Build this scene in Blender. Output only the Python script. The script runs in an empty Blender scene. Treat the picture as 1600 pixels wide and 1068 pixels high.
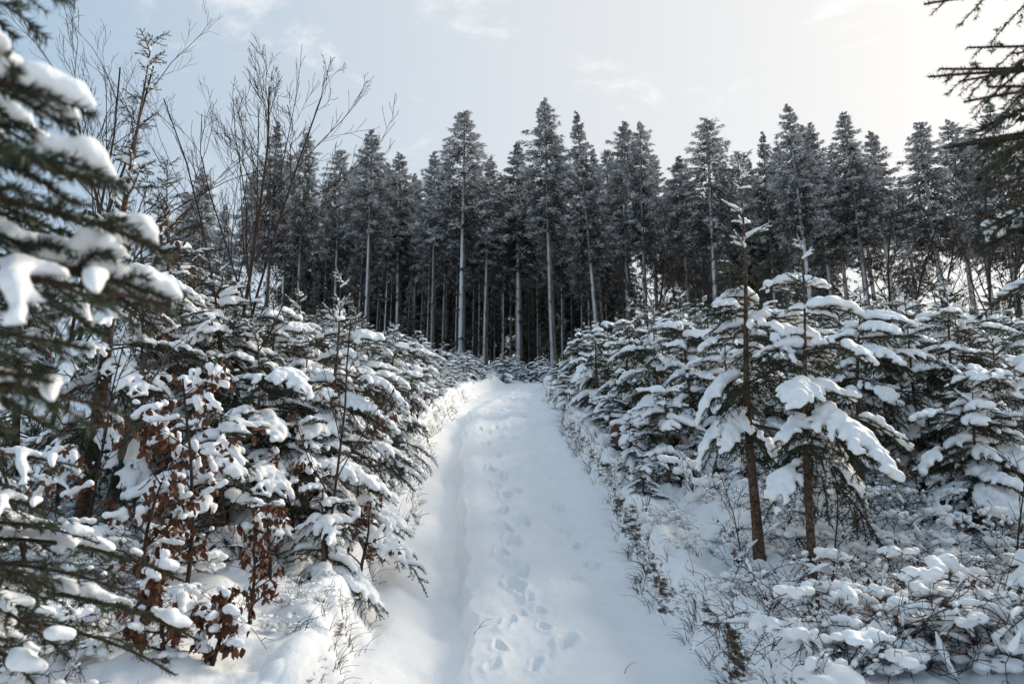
import bpy, math, random, colorsys
import numpy as np
from mathutils import Vector, Matrix, Quaternion, Euler
PI = math.pi
rad = math.radians
SC = bpy.context.scene
COL = SC.collection

# ------------------------------------------------------------------ camera, sky, sun, exposure
FPX = 1155.0; PITCH = rad(12.0); EYE = 1.75
CP, SP = math.cos(PITCH), math.sin(PITCH)
cam_d = bpy.data.cameras.new('camera')
cam_d.sensor_width = 36; cam_d.lens = 36 * FPX / 1600
cam_d.clip_start = 0.05; cam_d.clip_end = 6000
cam_d.dof.use_dof = True; cam_d.dof.focus_distance = 9.0; cam_d.dof.aperture_fstop = 2.8
cam = bpy.data.objects.new('camera', cam_d); COL.objects.link(cam)
cam.location = (0, 0, EYE); cam.rotation_euler = (rad(90) + PITCH, 0, 0)
SC.camera = cam

SUN_AZ, SUN_EL = rad(52), rad(30)
sdir = Vector((math.sin(SUN_AZ) * math.cos(SUN_EL), math.cos(SUN_AZ) * math.cos(SUN_EL), math.sin(SUN_EL)))
w = bpy.data.worlds.new('World'); SC.world = w; w.use_nodes = True
nt = w.node_tree; N = nt.nodes; LK = nt.links; N.clear()
def nd(t, **k):
    n = N.new(t)
    for a, b in k.items(): setattr(n, a, b)
    return n
def vmath(op, a=None, b=None):
    n = nd('ShaderNodeVectorMath', operation=op)
    for i, v in enumerate((a, b)):
        if v is None: continue
        if isinstance(v, bpy.types.NodeSocket): LK.new(v, n.inputs[i])
        else: n.inputs[i].default_value = v
    return n
def mapr(src, a, b, c=0.0, d=1.0, smooth=True):
    n = nd('ShaderNodeMapRange'); n.interpolation_type = 'SMOOTHSTEP' if smooth else 'LINEAR'
    LK.new(src, n.inputs[0])
    for i, v in enumerate((a, b, c, d)): n.inputs[i + 1].default_value = v
    return n.outputs[0]
def mixc(f, a, b):
    n = nd('ShaderNodeMix', data_type='RGBA')
    if isinstance(f, bpy.types.NodeSocket): LK.new(f, n.inputs[0])
    else: n.inputs[0].default_value = f
    for i, v in ((6, a), (7, b)):
        if isinstance(v, bpy.types.NodeSocket): LK.new(v, n.inputs[i])
        else: n.inputs[i].default_value = (*v, 1)
    return n.outputs[2]
sky = nd('ShaderNodeTexSky'); sky.sky_type = 'NISHITA'; sky.sun_disc = False
sky.sun_elevation = SUN_EL; sky.sun_rotation = SUN_AZ; sky.dust_density = 2.0
tc = nd('ShaderNodeTexCoord')
dirn = vmath('NORMALIZE', tc.outputs['Generated']).outputs[0]
dt = vmath('DOT_PRODUCT', dirn, tuple(sdir)).outputs['Value']
sep = nd('ShaderNodeSeparateXYZ'); LK.new(dirn, sep.inputs[0])
# thin high cloud veil: bluish away from the sun, milky warm white towards it
veil = mixc(mapr(dt, 0.10, 0.99, 0, 1, False), (2.15, 3.35, 4.65), (6.2, 6.05, 5.80))
veil = mixc(mapr(sep.outputs[2], 0.0, 0.62, 0.40, 0, True), veil, (5.6, 5.9, 6.1))
skyc = mixc(0.90, sky.outputs[0], veil)
m1 = nd('ShaderNodeMapping'); LK.new(dirn, m1.inputs[0]); m1.inputs['Scale'].default_value = (3.0, 3.0, 6.0)
m1.inputs['Rotation'].default_value = (0.3, 0.5, 0.2)
cl = nd('ShaderNodeTexNoise'); LK.new(m1.outputs[0], cl.inputs[0]); cl.inputs['Scale'].default_value = 1.6
cl.inputs['Detail'].default_value = 9; cl.inputs['Roughness'].default_value = 0.62; cl.inputs['Distortion'].default_value = 0.5
cmask = mapr(cl.outputs[0], 0.55, 0.74, 0, 0.75)
skyc = mixc(cmask, skyc, (7.4, 7.3, 7.2))
bg = nd('ShaderNodeBackground'); bg.inputs[1].default_value = 0.1
LK.new(skyc, bg.inputs[0])
wo = nd('ShaderNodeOutputWorld'); LK.new(bg.outputs[0], wo.inputs[0])

sun_d = bpy.data.lights.new('sun', 'SUN'); sun_d.energy = 2.4; sun_d.angle = rad(17); sun_d.color = (1.0, 0.88, 0.72)
sun = bpy.data.objects.new('sun', sun_d); COL.objects.link(sun)
sun.rotation_euler = (-sdir).to_track_quat('-Z', 'Y').to_euler()
sun.location = (30, 20, 40)

SC.view_settings.view_transform = 'Standard'; SC.view_settings.look = 'None'
SC.view_settings.exposure = 0.62; SC.view_settings.gamma = 1.0
SC.view_settings.use_curve_mapping = False
SC.render.engine = 'CYCLES'
SC.cycles.max_bounces = 6; SC.cycles.diffuse_bounces = 4; SC.cycles.glossy_bounces = 2
SC.cycles.transmission_bounces = 2; SC.cycles.transparent_max_bounces = 4
SC.cycles.use_denoising = True

# ------------------------------------------------------------------ projection helpers (photo 1600x1068)
def P(px, py, d):
    """world point at pixel (px,py), depth d along the view axis"""
    u = (px - 800) / FPX; v = (534 - py) / FPX
    return Vector((u * d, d * (CP - v * SP), EYE + d * (SP + v * CP)))
def slope_row(py):
    v = (534 - py) / FPX
    return (SP + v * CP) / (CP - v * SP)
def depth_at(y, z): return y * CP + (z - EYE) * SP
def PY(px, py, y):
    """world point at pixel, forward distance y"""
    v = (534 - py) / FPX
    return P(px, py, y / (CP - v * SP))

# ------------------------------------------------------------------ numpy noise
def _h(ix, iy, s):
    n = (ix.astype(np.int64) * 374761393 + iy.astype(np.int64) * 668265263 + s * 974634777) & 0x7fffffff
    n = ((n ^ (n >> 13)) * 1274126177) & 0x7fffffff
    n = ((n ^ (n >> 15)) * 69069) & 0x7fffffff
    return ((n ^ (n >> 16)) & 0xffffff) / float(0xffffff)
def vnoise(x, y, s=0):
    ix = np.floor(x); iy = np.floor(y); fx = x - ix; fy = y - iy
    fx = fx * fx * fx * (fx * (fx * 6 - 15) + 10); fy = fy * fy * fy * (fy * (fy * 6 - 15) + 10)
    a = _h(ix, iy, s); b = _h(ix + 1, iy, s); c = _h(ix, iy + 1, s); d = _h(ix + 1, iy + 1, s)
    return (a + (b - a) * fx + (c - a) * fy + (a - b - c + d) * fx * fy) * 2 - 1
def fbm(x, y, s=0, o=4):
    r = 0; a = 1.0; t = 0
    for i in range(o):
        r = r + a * vnoise(x * 2 ** i + 17.3 * i, y * 2 ** i - 9.1 * i, s + i); t += a; a *= 0.5
    return r / t
def worley(x, y, s=0):
    ix = np.floor(x); iy = np.floor(y); best = np.full(np.shape(x), 9.0)
    for dx in (-1, 0, 1):
        for dy in (-1, 0, 1):
            cx = ix + dx; cy = iy + dy
            jx = cx + _h(cx, cy, s); jy = cy + _h(cx, cy, s + 7)
            rr = 0.6 + 0.5 * _h(cx, cy, s + 3)
            best = np.minimum(best, ((x - jx) ** 2 + (y - jy) ** 2) / rr ** 2)
    return best
def bumps(x, y, s=0):
    return np.sqrt(np.clip(1 - worley(x, y, s) * 1.35, 0, 1))
def sstep(a, b, x):
    t = np.clip((x - a) / (b - a), 0, 1); return t * t * (3 - 2 * t)

# ------------------------------------------------------------------ terrain
_ty = np.linspace(-80, 4000, 40801)
_tz = np.interp(_ty, [-80, -10, 0, 3, 5.285, 6.65, 7.46, 9.64, 11.94, 17.65, 32.7, 36, 45, 55, 75, 90, 130, 400, 4000],
                [-3, -.6, -.05, .2, .55, .79, 1.02, 1.587, 2.345, 3.84, 6.62, 7.25, 9.3, 11.3, 13.2, 13.4, 11, -2, -10])
_k = np.exp(-np.linspace(-2, 2, 13) ** 2); _k /= _k.sum()
_tzs = np.convolve(np.pad(_tz, 6, mode='edge'), _k, mode='valid')
def zbase(y): return np.interp(y, _ty, _tzs)
def pc(y): return np.interp(y, [0, 5.3, 6.65, 7.5, 9.6, 12, 17.6, 25, 33, 45, 60], [.12, .15, .08, .02, 0, -.16, -.25, 0, .4, 1.4, 2.5])
def row_y(py):
    return float(np.interp(py, [600, 605, 640, 720, 800, 900, 960, 1068], [36, 32.7, 17.65, 11.94, 9.64, 7.46, 6.65, 5.285]))
def path_pt(px, py):
    y = row_y(py); z = float(zbase(y)); return (px - 800) / FPX * depth_at(y, z), y
PITS = []
for px, py, s in [(762, 700, .8), (778, 715, .8), (768, 735, .9), (786, 745, .8), (776, 760, .9), (790, 778, 1), (808, 772, .8), (785, 800, 1), (820, 820, 1.1),
                  (790, 832, .9), (803, 852, 1), (785, 872, 1), (800, 885, .8), (816, 893, 1), (806, 918, 1.1), (828, 935, .9), (812, 960, 1),
                  (845, 955, .8), (795, 985, 1.1), (850, 985, .9), (886, 1015, 1.5), (780, 1020, 1), (838, 1040, .9), (770, 1050, .9),
                  (870, 790, .7), (905, 850, .8), (880, 830, .6), (925, 880, .8), (900, 900, .7), (760, 660, .7), (775, 672, .7),
                  (750, 680, .7), (790, 655, .7), (805, 690, .6), (765, 640, .7), (780, 630, .8), (820, 650, .7)]:
    X, Y = path_pt(px, py); s *= (.8 if py > 920 else 1.3); PITS.append((X, Y, .045 * s + .012, .09 * s + .015, .085 * s))
def edge(y, side):
    e = 1.26 + .10 * vnoise(y * .9, y * 0 + 3.1 * side, 5) + .05 * vnoise(y * 3.1, y * 0 + side, 9) + .03 * vnoise(y * 9, y * 0 + side, 11)
    return e * np.interp(y, [18, 33], [1, .80])
def H(x, y):
    x = np.asarray(x, float); y = np.asarray(y, float)
    z = zbase(y) + 0.0
    t = x - pc(y); s = np.where(t > 0, 1.0, -1.0); a = np.abs(t)
    e = edge(y, s)
    fade = 1 - sstep(33, 38, y)
    near = 1 - sstep(40, 80, y)
    out = sstep(e, e + np.where(s > 0, .11 + .05 * vnoise(y * 2.3, y * 0, 19), .20 + .10 * vnoise(y * 2.1, y * 0, 18)), a)
    lift = np.where(s > 0, .38, .28) + .07 * vnoise(y * .8, s * 4, 21) + .04 * vnoise(y * 2.7, s * 2, 23)
    z = z + out * lift * fade
    off = np.clip(a - e, 0, 60)
    z = z + (1 - np.exp(-off / 2.5)) * np.where(s > 0, -.06, .26)
    z = z + fbm(x * .35, y * .35, 31, 3) * .22 * sstep(.2, 3, off) * (0.3 + .7 * near)
    z = z - np.where(np.abs(x) > 30, (np.abs(x) - 30) * .04, 0).clip(0, 12)
    # lumps of snow over brush off the path
    wx = x + .12 * fbm(x * 2.1, y * 2.1, 41, 2); wy = y + .12 * fbm(x * 2.1 + 9, y * 2.1, 43, 2)
    rough = np.where(s > 0, sstep(.35, .9, off), sstep(.25, 1.1, off) * (.45 + .55 * sstep(5.8, 7.5, y)))
    b = bumps(wx * 1.9, wy * 1.9, 51) * .30 + bumps(wx * 4.3, wy * 4.3, 53) * .15 + bumps(wx * 9, wy * 9, 55) * .045
    patch = .55 + .45 * vnoise(x * .9, y * .9, 57)
    z = z + (b - np.where(s > 0, .24, .10)) * rough * (.35 + .85 * patch) * (.15 + .85 * near)
    rim = np.exp(-((off - .22) / .2) ** 2) * (a > e)
    z = z + rim * (.13 * bumps(wx * 4, wy * 3.2, 61) + .02) * fade
    z = z + out * .012 * fbm(x * 9, y * 9, 63, 3)
    # the path: churned middle, ruts
    onp = (1 - out) * fade
    r = np.interp(y, [0, 5.3, 7.5, 9.6, 12.6, 17.6, 25], [-.60, -.58, -.62, -.70, -.86, -.85, -.5])
    r = r + .06 * vnoise(y * .8, y * 0, 71) + .03 * vnoise(y * 3.1, y * 0, 72) + .015 * vnoise(y * 9, y * 0, 74)
    q = t - r + 0 * pc(y)
    rut = -np.where(q > 0, 1 - sstep(.06, .16, q), 1 - sstep(.12, .6, -q))
    z = z + rut * (.18 + .02 * vnoise(y * 1.3, y * 0, 73)) * onp * sstep(2, 5, y) * (1 - sstep(20, 27, y))
    z = z + .04 * np.exp(-((q - .34) / .14) ** 2) * onp
    q2 = t - .72 - .1 * vnoise(y * .5, y * 0, 75)
    z = z - .06 * np.exp(-(q2 / .24) ** 2) * onp
    churn = np.exp(-((t - .05 - .1 * vnoise(y * .7, y * 0, 77)) / .34) ** 2)
    c2 = np.exp(-((t - .62) / .25) ** 2) * sstep(7, 9, y)
    z = z + (churn + .6 * c2) * onp * (.35 + .65 * sstep(7.5, 12, y)) * (.055 * fbm(x * 6, y * 4, 81, 4) - .045 * np.clip(bumps(x * 5, y * 3.4, 83), 0, 1))
    z = z + onp * (.045 * fbm(x * 1.6, y * 1.1, 85, 3) + .008 * fbm(x * 14, y * 14, 87, 3))
    WOB = fbm(x * 16, y * 16, 95, 2)
    for (X, Y, sx, sy, dp) in PITS:
        if z.size > 5000 or True:
            dx_ = x - X + .35 * (y - Y) * math.sin(X * 57); g = (dx_ / (sx * .8 * (1 + .25 * np.sin((y - Y) / sy * 2.2 + X * 31)))) ** 2 + ((y - Y) / sy) ** 2; g = g * (1 + .35 * WOB)
            z = z - dp * np.exp(-(g ** 2.6)) + .3 * dp * np.exp(-((np.sqrt(g) - 1.55) / .45) ** 2)
    return z
def Hs(x, y): return float(H(np.array([x]), np.array([y]))[0])

# ------------------------------------------------------------------ mesh helpers
def mesh_np(name, V, F3=None, F4=None, mats=(), m3=None, m4=None, smooth=True, attr=None):
    me = bpy.data.meshes.new(name)
    V = np.asarray(V, np.float32); me.vertices.add(len(V)); me.vertices.foreach_set('co', V.ravel())
    n3 = 0 if F3 is None else len(F3); n4 = 0 if F4 is None else len(F4)
    loops = []
    if n3: loops.append(np.asarray(F3, np.int32).ravel())
    if n4: loops.append(np.asarray(F4, np.int32).ravel())
    lp = np.concatenate(loops); me.loops.add(len(lp)); me.loops.foreach_set('vertex_index', lp)
    me.polygons.add(n3 + n4)
    st = np.concatenate([np.arange(n3) * 3, n3 * 3 + np.arange(n4) * 4]).astype(np.int32)
    me.polygons.foreach_set('loop_start', st)
    mi = np.concatenate([np.zeros(n3, np.int32) if m3 is None else m3, np.zeros(n4, np.int32) if m4 is None else m4]).astype(np.int32)
    for m in mats: me.materials.append(m)
    me.polygons.foreach_set('material_index', mi)
    me.polygons.foreach_set('use_smooth', np.full(n3 + n4, smooth))
    me.update(calc_edges=True)
    if attr is not None:
        a = me.attributes.new(attr[0], 'FLOAT', 'POINT'); a.data.foreach_set('value', np.asarray(attr[1], np.float32))
    return me
class Geo:
    def __init__(s): s.V = []; s.F3 = []; s.F4 = []; s.m3 = []; s.m4 = []; s.n = 0; s.A = []
    def add(s, V, F3=None, F4=None, m=0, a=0.0):
        V = np.asarray(V, float).reshape(-1, 3); s.V.append(V)
        if F3 is not None and len(F3): s.F3.append(np.asarray(F3) + s.n); s.m3.append(np.full(len(F3), m))
        if F4 is not None and len(F4): s.F4.append(np.asarray(F4) + s.n); s.m4.append(np.full(len(F4), m))
        s.A.append(np.broadcast_to(np.asarray(a, float), (len(V),)))
        s.n += len(V)
    def tube(s, pts, r, k=5, m=0, a=0.0, cap=True):
        pts = np.asarray(pts, float); n = len(pts); r = np.broadcast_to(np.asarray(r, float), (n,))
        T = np.gradient(pts, axis=0); T /= np.linalg.norm(T, axis=1)[:, None] + 1e-9
        up = np.array([0, 0, 1.0]) if abs(T[0][2]) < .9 else np.array([1.0, 0, 0])
        S = np.cross(T, up); S /= np.linalg.norm(S, axis=1)[:, None] + 1e-9; U = np.cross(S, T)
        th = np.arange(k) * 2 * PI / k
        V = pts[:, None] + r[:, None, None] * (np.cos(th)[None, :, None] * S[:, None] + np.sin(th)[None, :, None] * U[:, None])
        i = np.arange(n - 1)[:, None] * k; j = np.arange(k)[None]; j2 = (j + 1) % k
        F = np.stack([i + j, i + j2, i + k + j2, i + k + j], -1).reshape(-1, 4)
        V = V.reshape(-1, 3)
        F3 = None
        if cap:
            V = np.vstack([V, pts[-1:] + T[-1:] * r[-1]])
            F3 = np.stack([(n - 1) * k + np.arange(k), (n - 1) * k + (np.arange(k) + 1) % k, np.full(k, n * k)], -1)
        s.add(V, F3, F[:, ::-1], m, a)
    def arrays(s):
        V = np.vstack(s.V); F3 = np.vstack(s.F3) if s.F3 else None; F4 = np.vstack(s.F4) if s.F4 else None
        m3 = np.concatenate(s.m3) if s.m3 else None; m4 = np.concatenate(s.m4) if s.m4 else None
        return V, F3, F4, m3, m4
    def mesh(s, name, mats, attr=None, smooth=True):
        V, F3, F4, m3, m4 = s.arrays()
        return mesh_np(name, V, F3, F4, mats, m3, m4, smooth, (attr, np.concatenate(s.A)) if attr else None)
def tag(o, label=None, cat=None, group=None, kind=None):
    if label: o['label'] = label
    if cat: o['category'] = cat
    if group: o['group'] = group
    if kind: o['kind'] = kind
    return o
def link(name, me, parent=None, mat=None):
    o = bpy.data.objects.new(name, me); COL.objects.link(o)
    if parent is not None: o.parent = parent
    if mat is not None: o.matrix_local = mat
    return o
def empty(name, loc, label, cat, group=None):
    o = bpy.data.objects.new(name, None); COL.objects.link(o); o.location = loc; o.empty_display_size = .3
    return tag(o, label, cat, group)
_ico = None
def ico():
    global _ico
    if _ico is None:
        import bmesh
        b = bmesh.new(); bmesh.ops.create_icosphere(b, subdivisions=1, radius=1)
        V = np.array([v.co[:] for v in b.verts]); F = np.array([[v.index for v in f.verts] for f in b.faces]); b.free(); _ico = (V, F)
    return _ico
def fuse(blobs, voxel, smooth_it=3, noise=0.0):
    """snow: rounded lumps melted into one skin; returns (V, F4)"""
    V0, F0 = ico(); B = np.asarray(blobs, float); n = len(B)
    V = B[:, None, :3] + V0[None] * B[:, None, 3:6]
    F = F0[None] + (np.arange(n) * len(V0))[:, None, None]
    me = mesh_np('tmp', V.reshape(-1, 3), F.reshape(-1, 3), None)
    o = bpy.data.objects.new('tmp', me); COL.objects.link(o)
    md = o.modifiers.new('r', 'REMESH'); md.mode = 'VOXEL'; md.voxel_size = voxel; md.adaptivity = 0
    ms = o.modifiers.new('s', 'SMOOTH'); ms.factor = .5; ms.iterations = smooth_it
    dg = bpy.context.evaluated_depsgraph_get(); ev = o.evaluated_get(dg); m2 = ev.to_mesh()
    nv = len(m2.vertices); v = np.empty(nv * 3, np.float32); m2.vertices.foreach_get('co', v); v = v.reshape(-1, 3).astype(float)
    nl = len(m2.loops); l = np.empty(nl, np.int32); m2.loops.foreach_get('vertex_index', l)
    ls = np.empty(len(m2.polygons), np.int32); m2.polygons.foreach_get('loop_total', ls)
    f4 = l.reshape(-1, 4) if (ls == 4).all() else None
    ev.to_mesh_clear(); bpy.data.objects.remove(o); bpy.data.meshes.remove(me)
    if noise:
        for ax in range(3):
            a, b = [(1, 2), (0, 2), (0, 1)][ax]
            v[:, ax] += noise * vnoise(v[:, a] * 22 + 5 * v[:, ax] * 4, v[:, b] * 22 + 3 * v[:, ax] * 4, 90 + ax)
    return v, f4

# ------------------------------------------------------------------ materials
def material(name):
    m = bpy.data.materials.new(name); m.use_nodes = True; t = m.node_tree; b = t.nodes['Principled BSDF']; return m, t, b
def mk(t, typ, **k):
    n = t.nodes.new(typ)
    for a, v in k.items(): setattr(n, a, v)
    return n
def noise(t, scale, det=3, coord='Object', rough=.5, vec=None):
    n = mk(t, 'ShaderNodeTexNoise'); n.inputs['Scale'].default_value = scale; n.inputs['Detail'].default_value = det; n.inputs['Roughness'].default_value = rough
    if vec is None:
        c = mk(t, 'ShaderNodeTexCoord'); vec = c.outputs[coord]
    t.links.new(vec, n.inputs['Vector']); return n
def ramp(t, src, stops):
    r = mk(t, 'ShaderNodeValToRGB'); cr = r.color_ramp
    while len(cr.elements) < len(stops): cr.elements.new(.5)
    for e, (p, c) in zip(cr.elements, stops): e.position = p; e.color = (*c, 1) if len(c) == 3 else c
    t.links.new(src, r.inputs[0]); return r
def bump(t, b, src, st, dist, prev=None):
    n = mk(t, 'ShaderNodeBump'); n.inputs['Strength'].default_value = st; n.inputs['Distance'].default_value = dist
    t.links.new(src, n.inputs['Height'])
    if prev is not None: t.links.new(prev.outputs[0], n.inputs['Normal'])
    t.links.new(n.outputs[0], b.inputs['Normal']); return n
def snow_mat(name, soil=False):
    m, t, b = material(name)
    n = noise(t, 3.0, 4)
    r = ramp(t, n.outputs[0], [(.3, (.88, .90, .92)), (.7, (.94, .94, .94))])
    b.inputs['Roughness'].default_value = .55
    b.inputs['Specular IOR Level'].default_value = .25
    n1 = noise(t, 28, 4, rough=.65); n2 = noise(t, 150, 2)
    p = bump(t, b, n1.outputs[0], .35, .02); bump(t, b, n2.outputs[0], .25, .006, p)
    if soil:
        g = mk(t, 'ShaderNodeNewGeometry'); sx = mk(t, 'ShaderNodeSeparateXYZ'); t.links.new(g.outputs['Normal'], sx.inputs[0])
        c_ = mk(t, 'ShaderNodeTexCoord'); mp_ = mk(t, 'ShaderNodeMapping'); mp_.inputs['Scale'].default_value = (4, 4, 15); t.links.new(c_.outputs['Object'], mp_.inputs[0]); nn = noise(t, 1.6, 6, rough=.75, vec=mp_.outputs[0])
        ad = mk(t, 'ShaderNodeMath', operation='MULTIPLY_ADD'); t.links.new(nn.outputs[0], ad.inputs[0]); ad.inputs[1].default_value = .8; t.links.new(sx.outputs[2], ad.inputs[2])
        st = ramp(t, ad.outputs[0], [(.53, (0, 0, 0)), (.62, (1, 1, 1))])
        sc = ramp(t, noise(t, 30, 4).outputs[0], [(.35, (.018, .012, .008)), (.65, (.09, .06, .035))])
        mx = mk(t, 'ShaderNodeMix', data_type='RGBA'); t.links.new(st.outputs[0], mx.inputs[0]); t.links.new(sc.outputs[0], mx.inputs[6]); t.links.new(r.outputs[0], mx.inputs[7])
        t.links.new(mx.outputs[2], b.inputs['Base Color'])
    else: t.links.new(r.outputs[0], b.inputs['Base Color'])
    return m
SNOW = snow_mat('snow'); GROUND = snow_mat('snowy_ground', True)
def flat_mat(name, c1, c2, scale, rough=.8, bs=0.0, spec=.3):
    m, t, b = material(name); n = noise(t, scale, 4, rough=.6); r = ramp(t, n.outputs[0], [(.35, c1), (.65, c2)])
    t.links.new(r.outputs[0], b.inputs['Base Color']); b.inputs['Roughness'].default_value = rough; b.inputs['Specular IOR Level'].default_value = spec
    if bs: bump(t, b, n.outputs[0], bs, .01)
    return m
NEEDLE = flat_mat('spruce_needles', (.014, .022, .012), (.045, .060, .030), 6, .55)
TWIG = flat_mat('twig_bark', (.03, .018, .012), (.09, .055, .035), 30, .85)
BARK = flat_mat('young_spruce_bark', (.025, .016, .011), (.17, .105, .07), 26, .9, 1.0)
BEECHBARK = flat_mat('beech_bark', (.05, .045, .035), (.16, .14, .11), 12, .8, .4)
DARKTWIG = flat_mat('dark_twigs', (.018, .012, .010), (.06, .04, .03), 15, .85)
LEAF = flat_mat('dead_beech_leaf', (.032, .013, .008), (.14, .055, .028), 9, .7)
GRASS = flat_mat('dead_grass', (.02, .014, .009), (.12, .08, .045), 5, .8)
SOIL = flat_mat('stump_wood', (.03, .018, .012), (.14, .085, .05), 14, .9, .6)
def trunk_mat():
    m, t, b = material('rimed_spruce_bark')
    c = mk(t, 'ShaderNodeTexCoord'); mp = mk(t, 'ShaderNodeMapping'); mp.inputs['Scale'].default_value = (6, 6, .8); t.links.new(c.outputs['Object'], mp.inputs[0])
    n = noise(t, 2.2, 5, rough=.7, vec=mp.outputs[0])
    r = ramp(t, n.outputs[0], [(.35, (.045, .035, .030)), (.65, (.17, .135, .11))])
    g = mk(t, 'ShaderNodeNewGeometry'); d = mk(t, 'ShaderNodeVectorMath', operation='DOT_PRODUCT'); t.links.new(g.outputs['Normal'], d.inputs[0]); d.inputs[1].default_value = (-.72, -.69, 0)
    n2 = noise(t, 3.5, 4, rough=.75, vec=mp.outputs[0])
    ad = mk(t, 'ShaderNodeMath', operation='MULTIPLY_ADD'); t.links.new(n2.outputs[0], ad.inputs[0]); ad.inputs[1].default_value = .9; t.links.new(d.outputs['Value'], ad.inputs[2])
    oi = mk(t, 'ShaderNodeObjectInfo'); ad2 = mk(t, 'ShaderNodeMath', operation='MULTIPLY_ADD'); t.links.new(oi.outputs['Random'], ad2.inputs[0]); ad2.inputs[1].default_value = .55; t.links.new(ad.outputs[0], ad2.inputs[2])
    s = ramp(t, ad2.outputs[0], [(0.0, (0, 0, 0)), (1.0, (1, 1, 1))]); s.color_ramp.elements[0].position = .95; s.color_ramp.elements[1].position = 1.0
    mr = mk(t, 'ShaderNodeMapRange'); t.links.new(ad2.outputs[0], mr.inputs[0]); mr.inputs[1].default_value = 1.2; mr.inputs[2].default_value = 1.75
    mx = mk(t, 'ShaderNodeMix', data_type='RGBA'); t.links.new(mr.outputs[0], mx.inputs[0]); t.links.new(r.outputs[0], mx.inputs[6]); mx.inputs[7].default_value = (.62, .62, .63, 1)
    t.links.new(mx.outputs[2], b.inputs['Base Color']); b.inputs['Roughness'].default_value = .9
    return m
TRUNK = trunk_mat()
def crown_mat():
    m, t, b = material('rimed_spruce_foliage')
    a = mk(t, 'ShaderNodeAttribute'); a.attribute_name = 'frost'
    n = noise(t, 1.3, 4)
    ad = mk(t, 'ShaderNodeMath', operation='MULTIPLY_ADD'); t.links.new(n.outputs[0], ad.inputs[0]); ad.inputs[1].default_value = .7; t.links.new(a.outputs['Fac'], ad.inputs[2])
    r = ramp(t, ad.outputs[0], [(.0, (.012, .014, .010)), (.5, (.040, .042, .032)), (.85, (.21, .215, .215)), (1.0, (.56, .56, .56))])
    t.links.new(r.outputs[0], b.inputs['Base Color']); b.inputs['Roughness'].default_value = .9; b.inputs['Specular IOR Level'].default_value = .1
    return m
CROWN = crown_mat()

# ------------------------------------------------------------------ ground and path
def build_ground():
    ys = np.concatenate([np.array([-80, -50, -30, -18, -10, -6, -3, -1, .5, 1.5, 2.2, 2.8, 3.2]),
                         3.5 * np.exp(np.linspace(0, math.log(62 / 3.5), 520)),
                         62 + np.array([1, 2, 3.5, 5, 7, 9, 12, 15, 19, 24, 30, 40, 60, 100, 180, 350, 700, 1400, 3500])])
    s = np.linspace(-1, 1, 761)
    core = .93; s0 = s[380 + 100]
    o = np.clip((np.abs(s) - core) / (1 - core), 0, 1); sg = np.sign(s); ab = np.minimum(np.abs(s), core)
    X = []
    for y in ys:
        wy = .84 * max(y, 3.5) + 1.5; yy = np.full(s.shape, y)
        e = edge(yy, np.where(s >= 0, 1.0, -1.0)) * np.interp(y, [33, 40], [1, .98])
        v = np.clip((ab - s0) / (core - s0), 0, 1)
        t = np.where(ab <= s0, e * ab / s0, e + (wy - e) * (.35 * v + .65 * v ** 2))
        X.append(float(pc(y)) + sg * (t + (np.exp(o * math.log(3500)) - 1) * (o > 0)))
    X = np.array(X); Y = np.repeat(ys[:, None], len(s), 1)
    Z = H(X, Y)
    nr, nc = X.shape
    V = np.stack([X, Y, Z], -1).reshape(-1, 3)
    i = np.arange(nr - 1)[:, None] * nc; j = np.arange(nc - 1)[None]
    F = np.stack([i + j, i + j + 1, i + nc + j + 1, i + nc + j], -1).reshape(-1, 4)
    cj = np.broadcast_to(j, (nr - 1, nc - 1)).ravel(); cy_ = V[F[:, 0], 1]
    onp = (cj >= 281) & (cj < 479) & (cy_ < 36.5)
    for nm, mask, mat in (('path', onp, SNOW), ('ground', ~onp, GROUND)):
        f = F[mask]; u, inv = np.unique(f.ravel(), return_inverse=True)
        me = mesh_np(nm, V[u], None, inv.reshape(-1, 4), [mat])
        tag(link(nm, me), None, None, None, 'structure')
build_ground()

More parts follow.
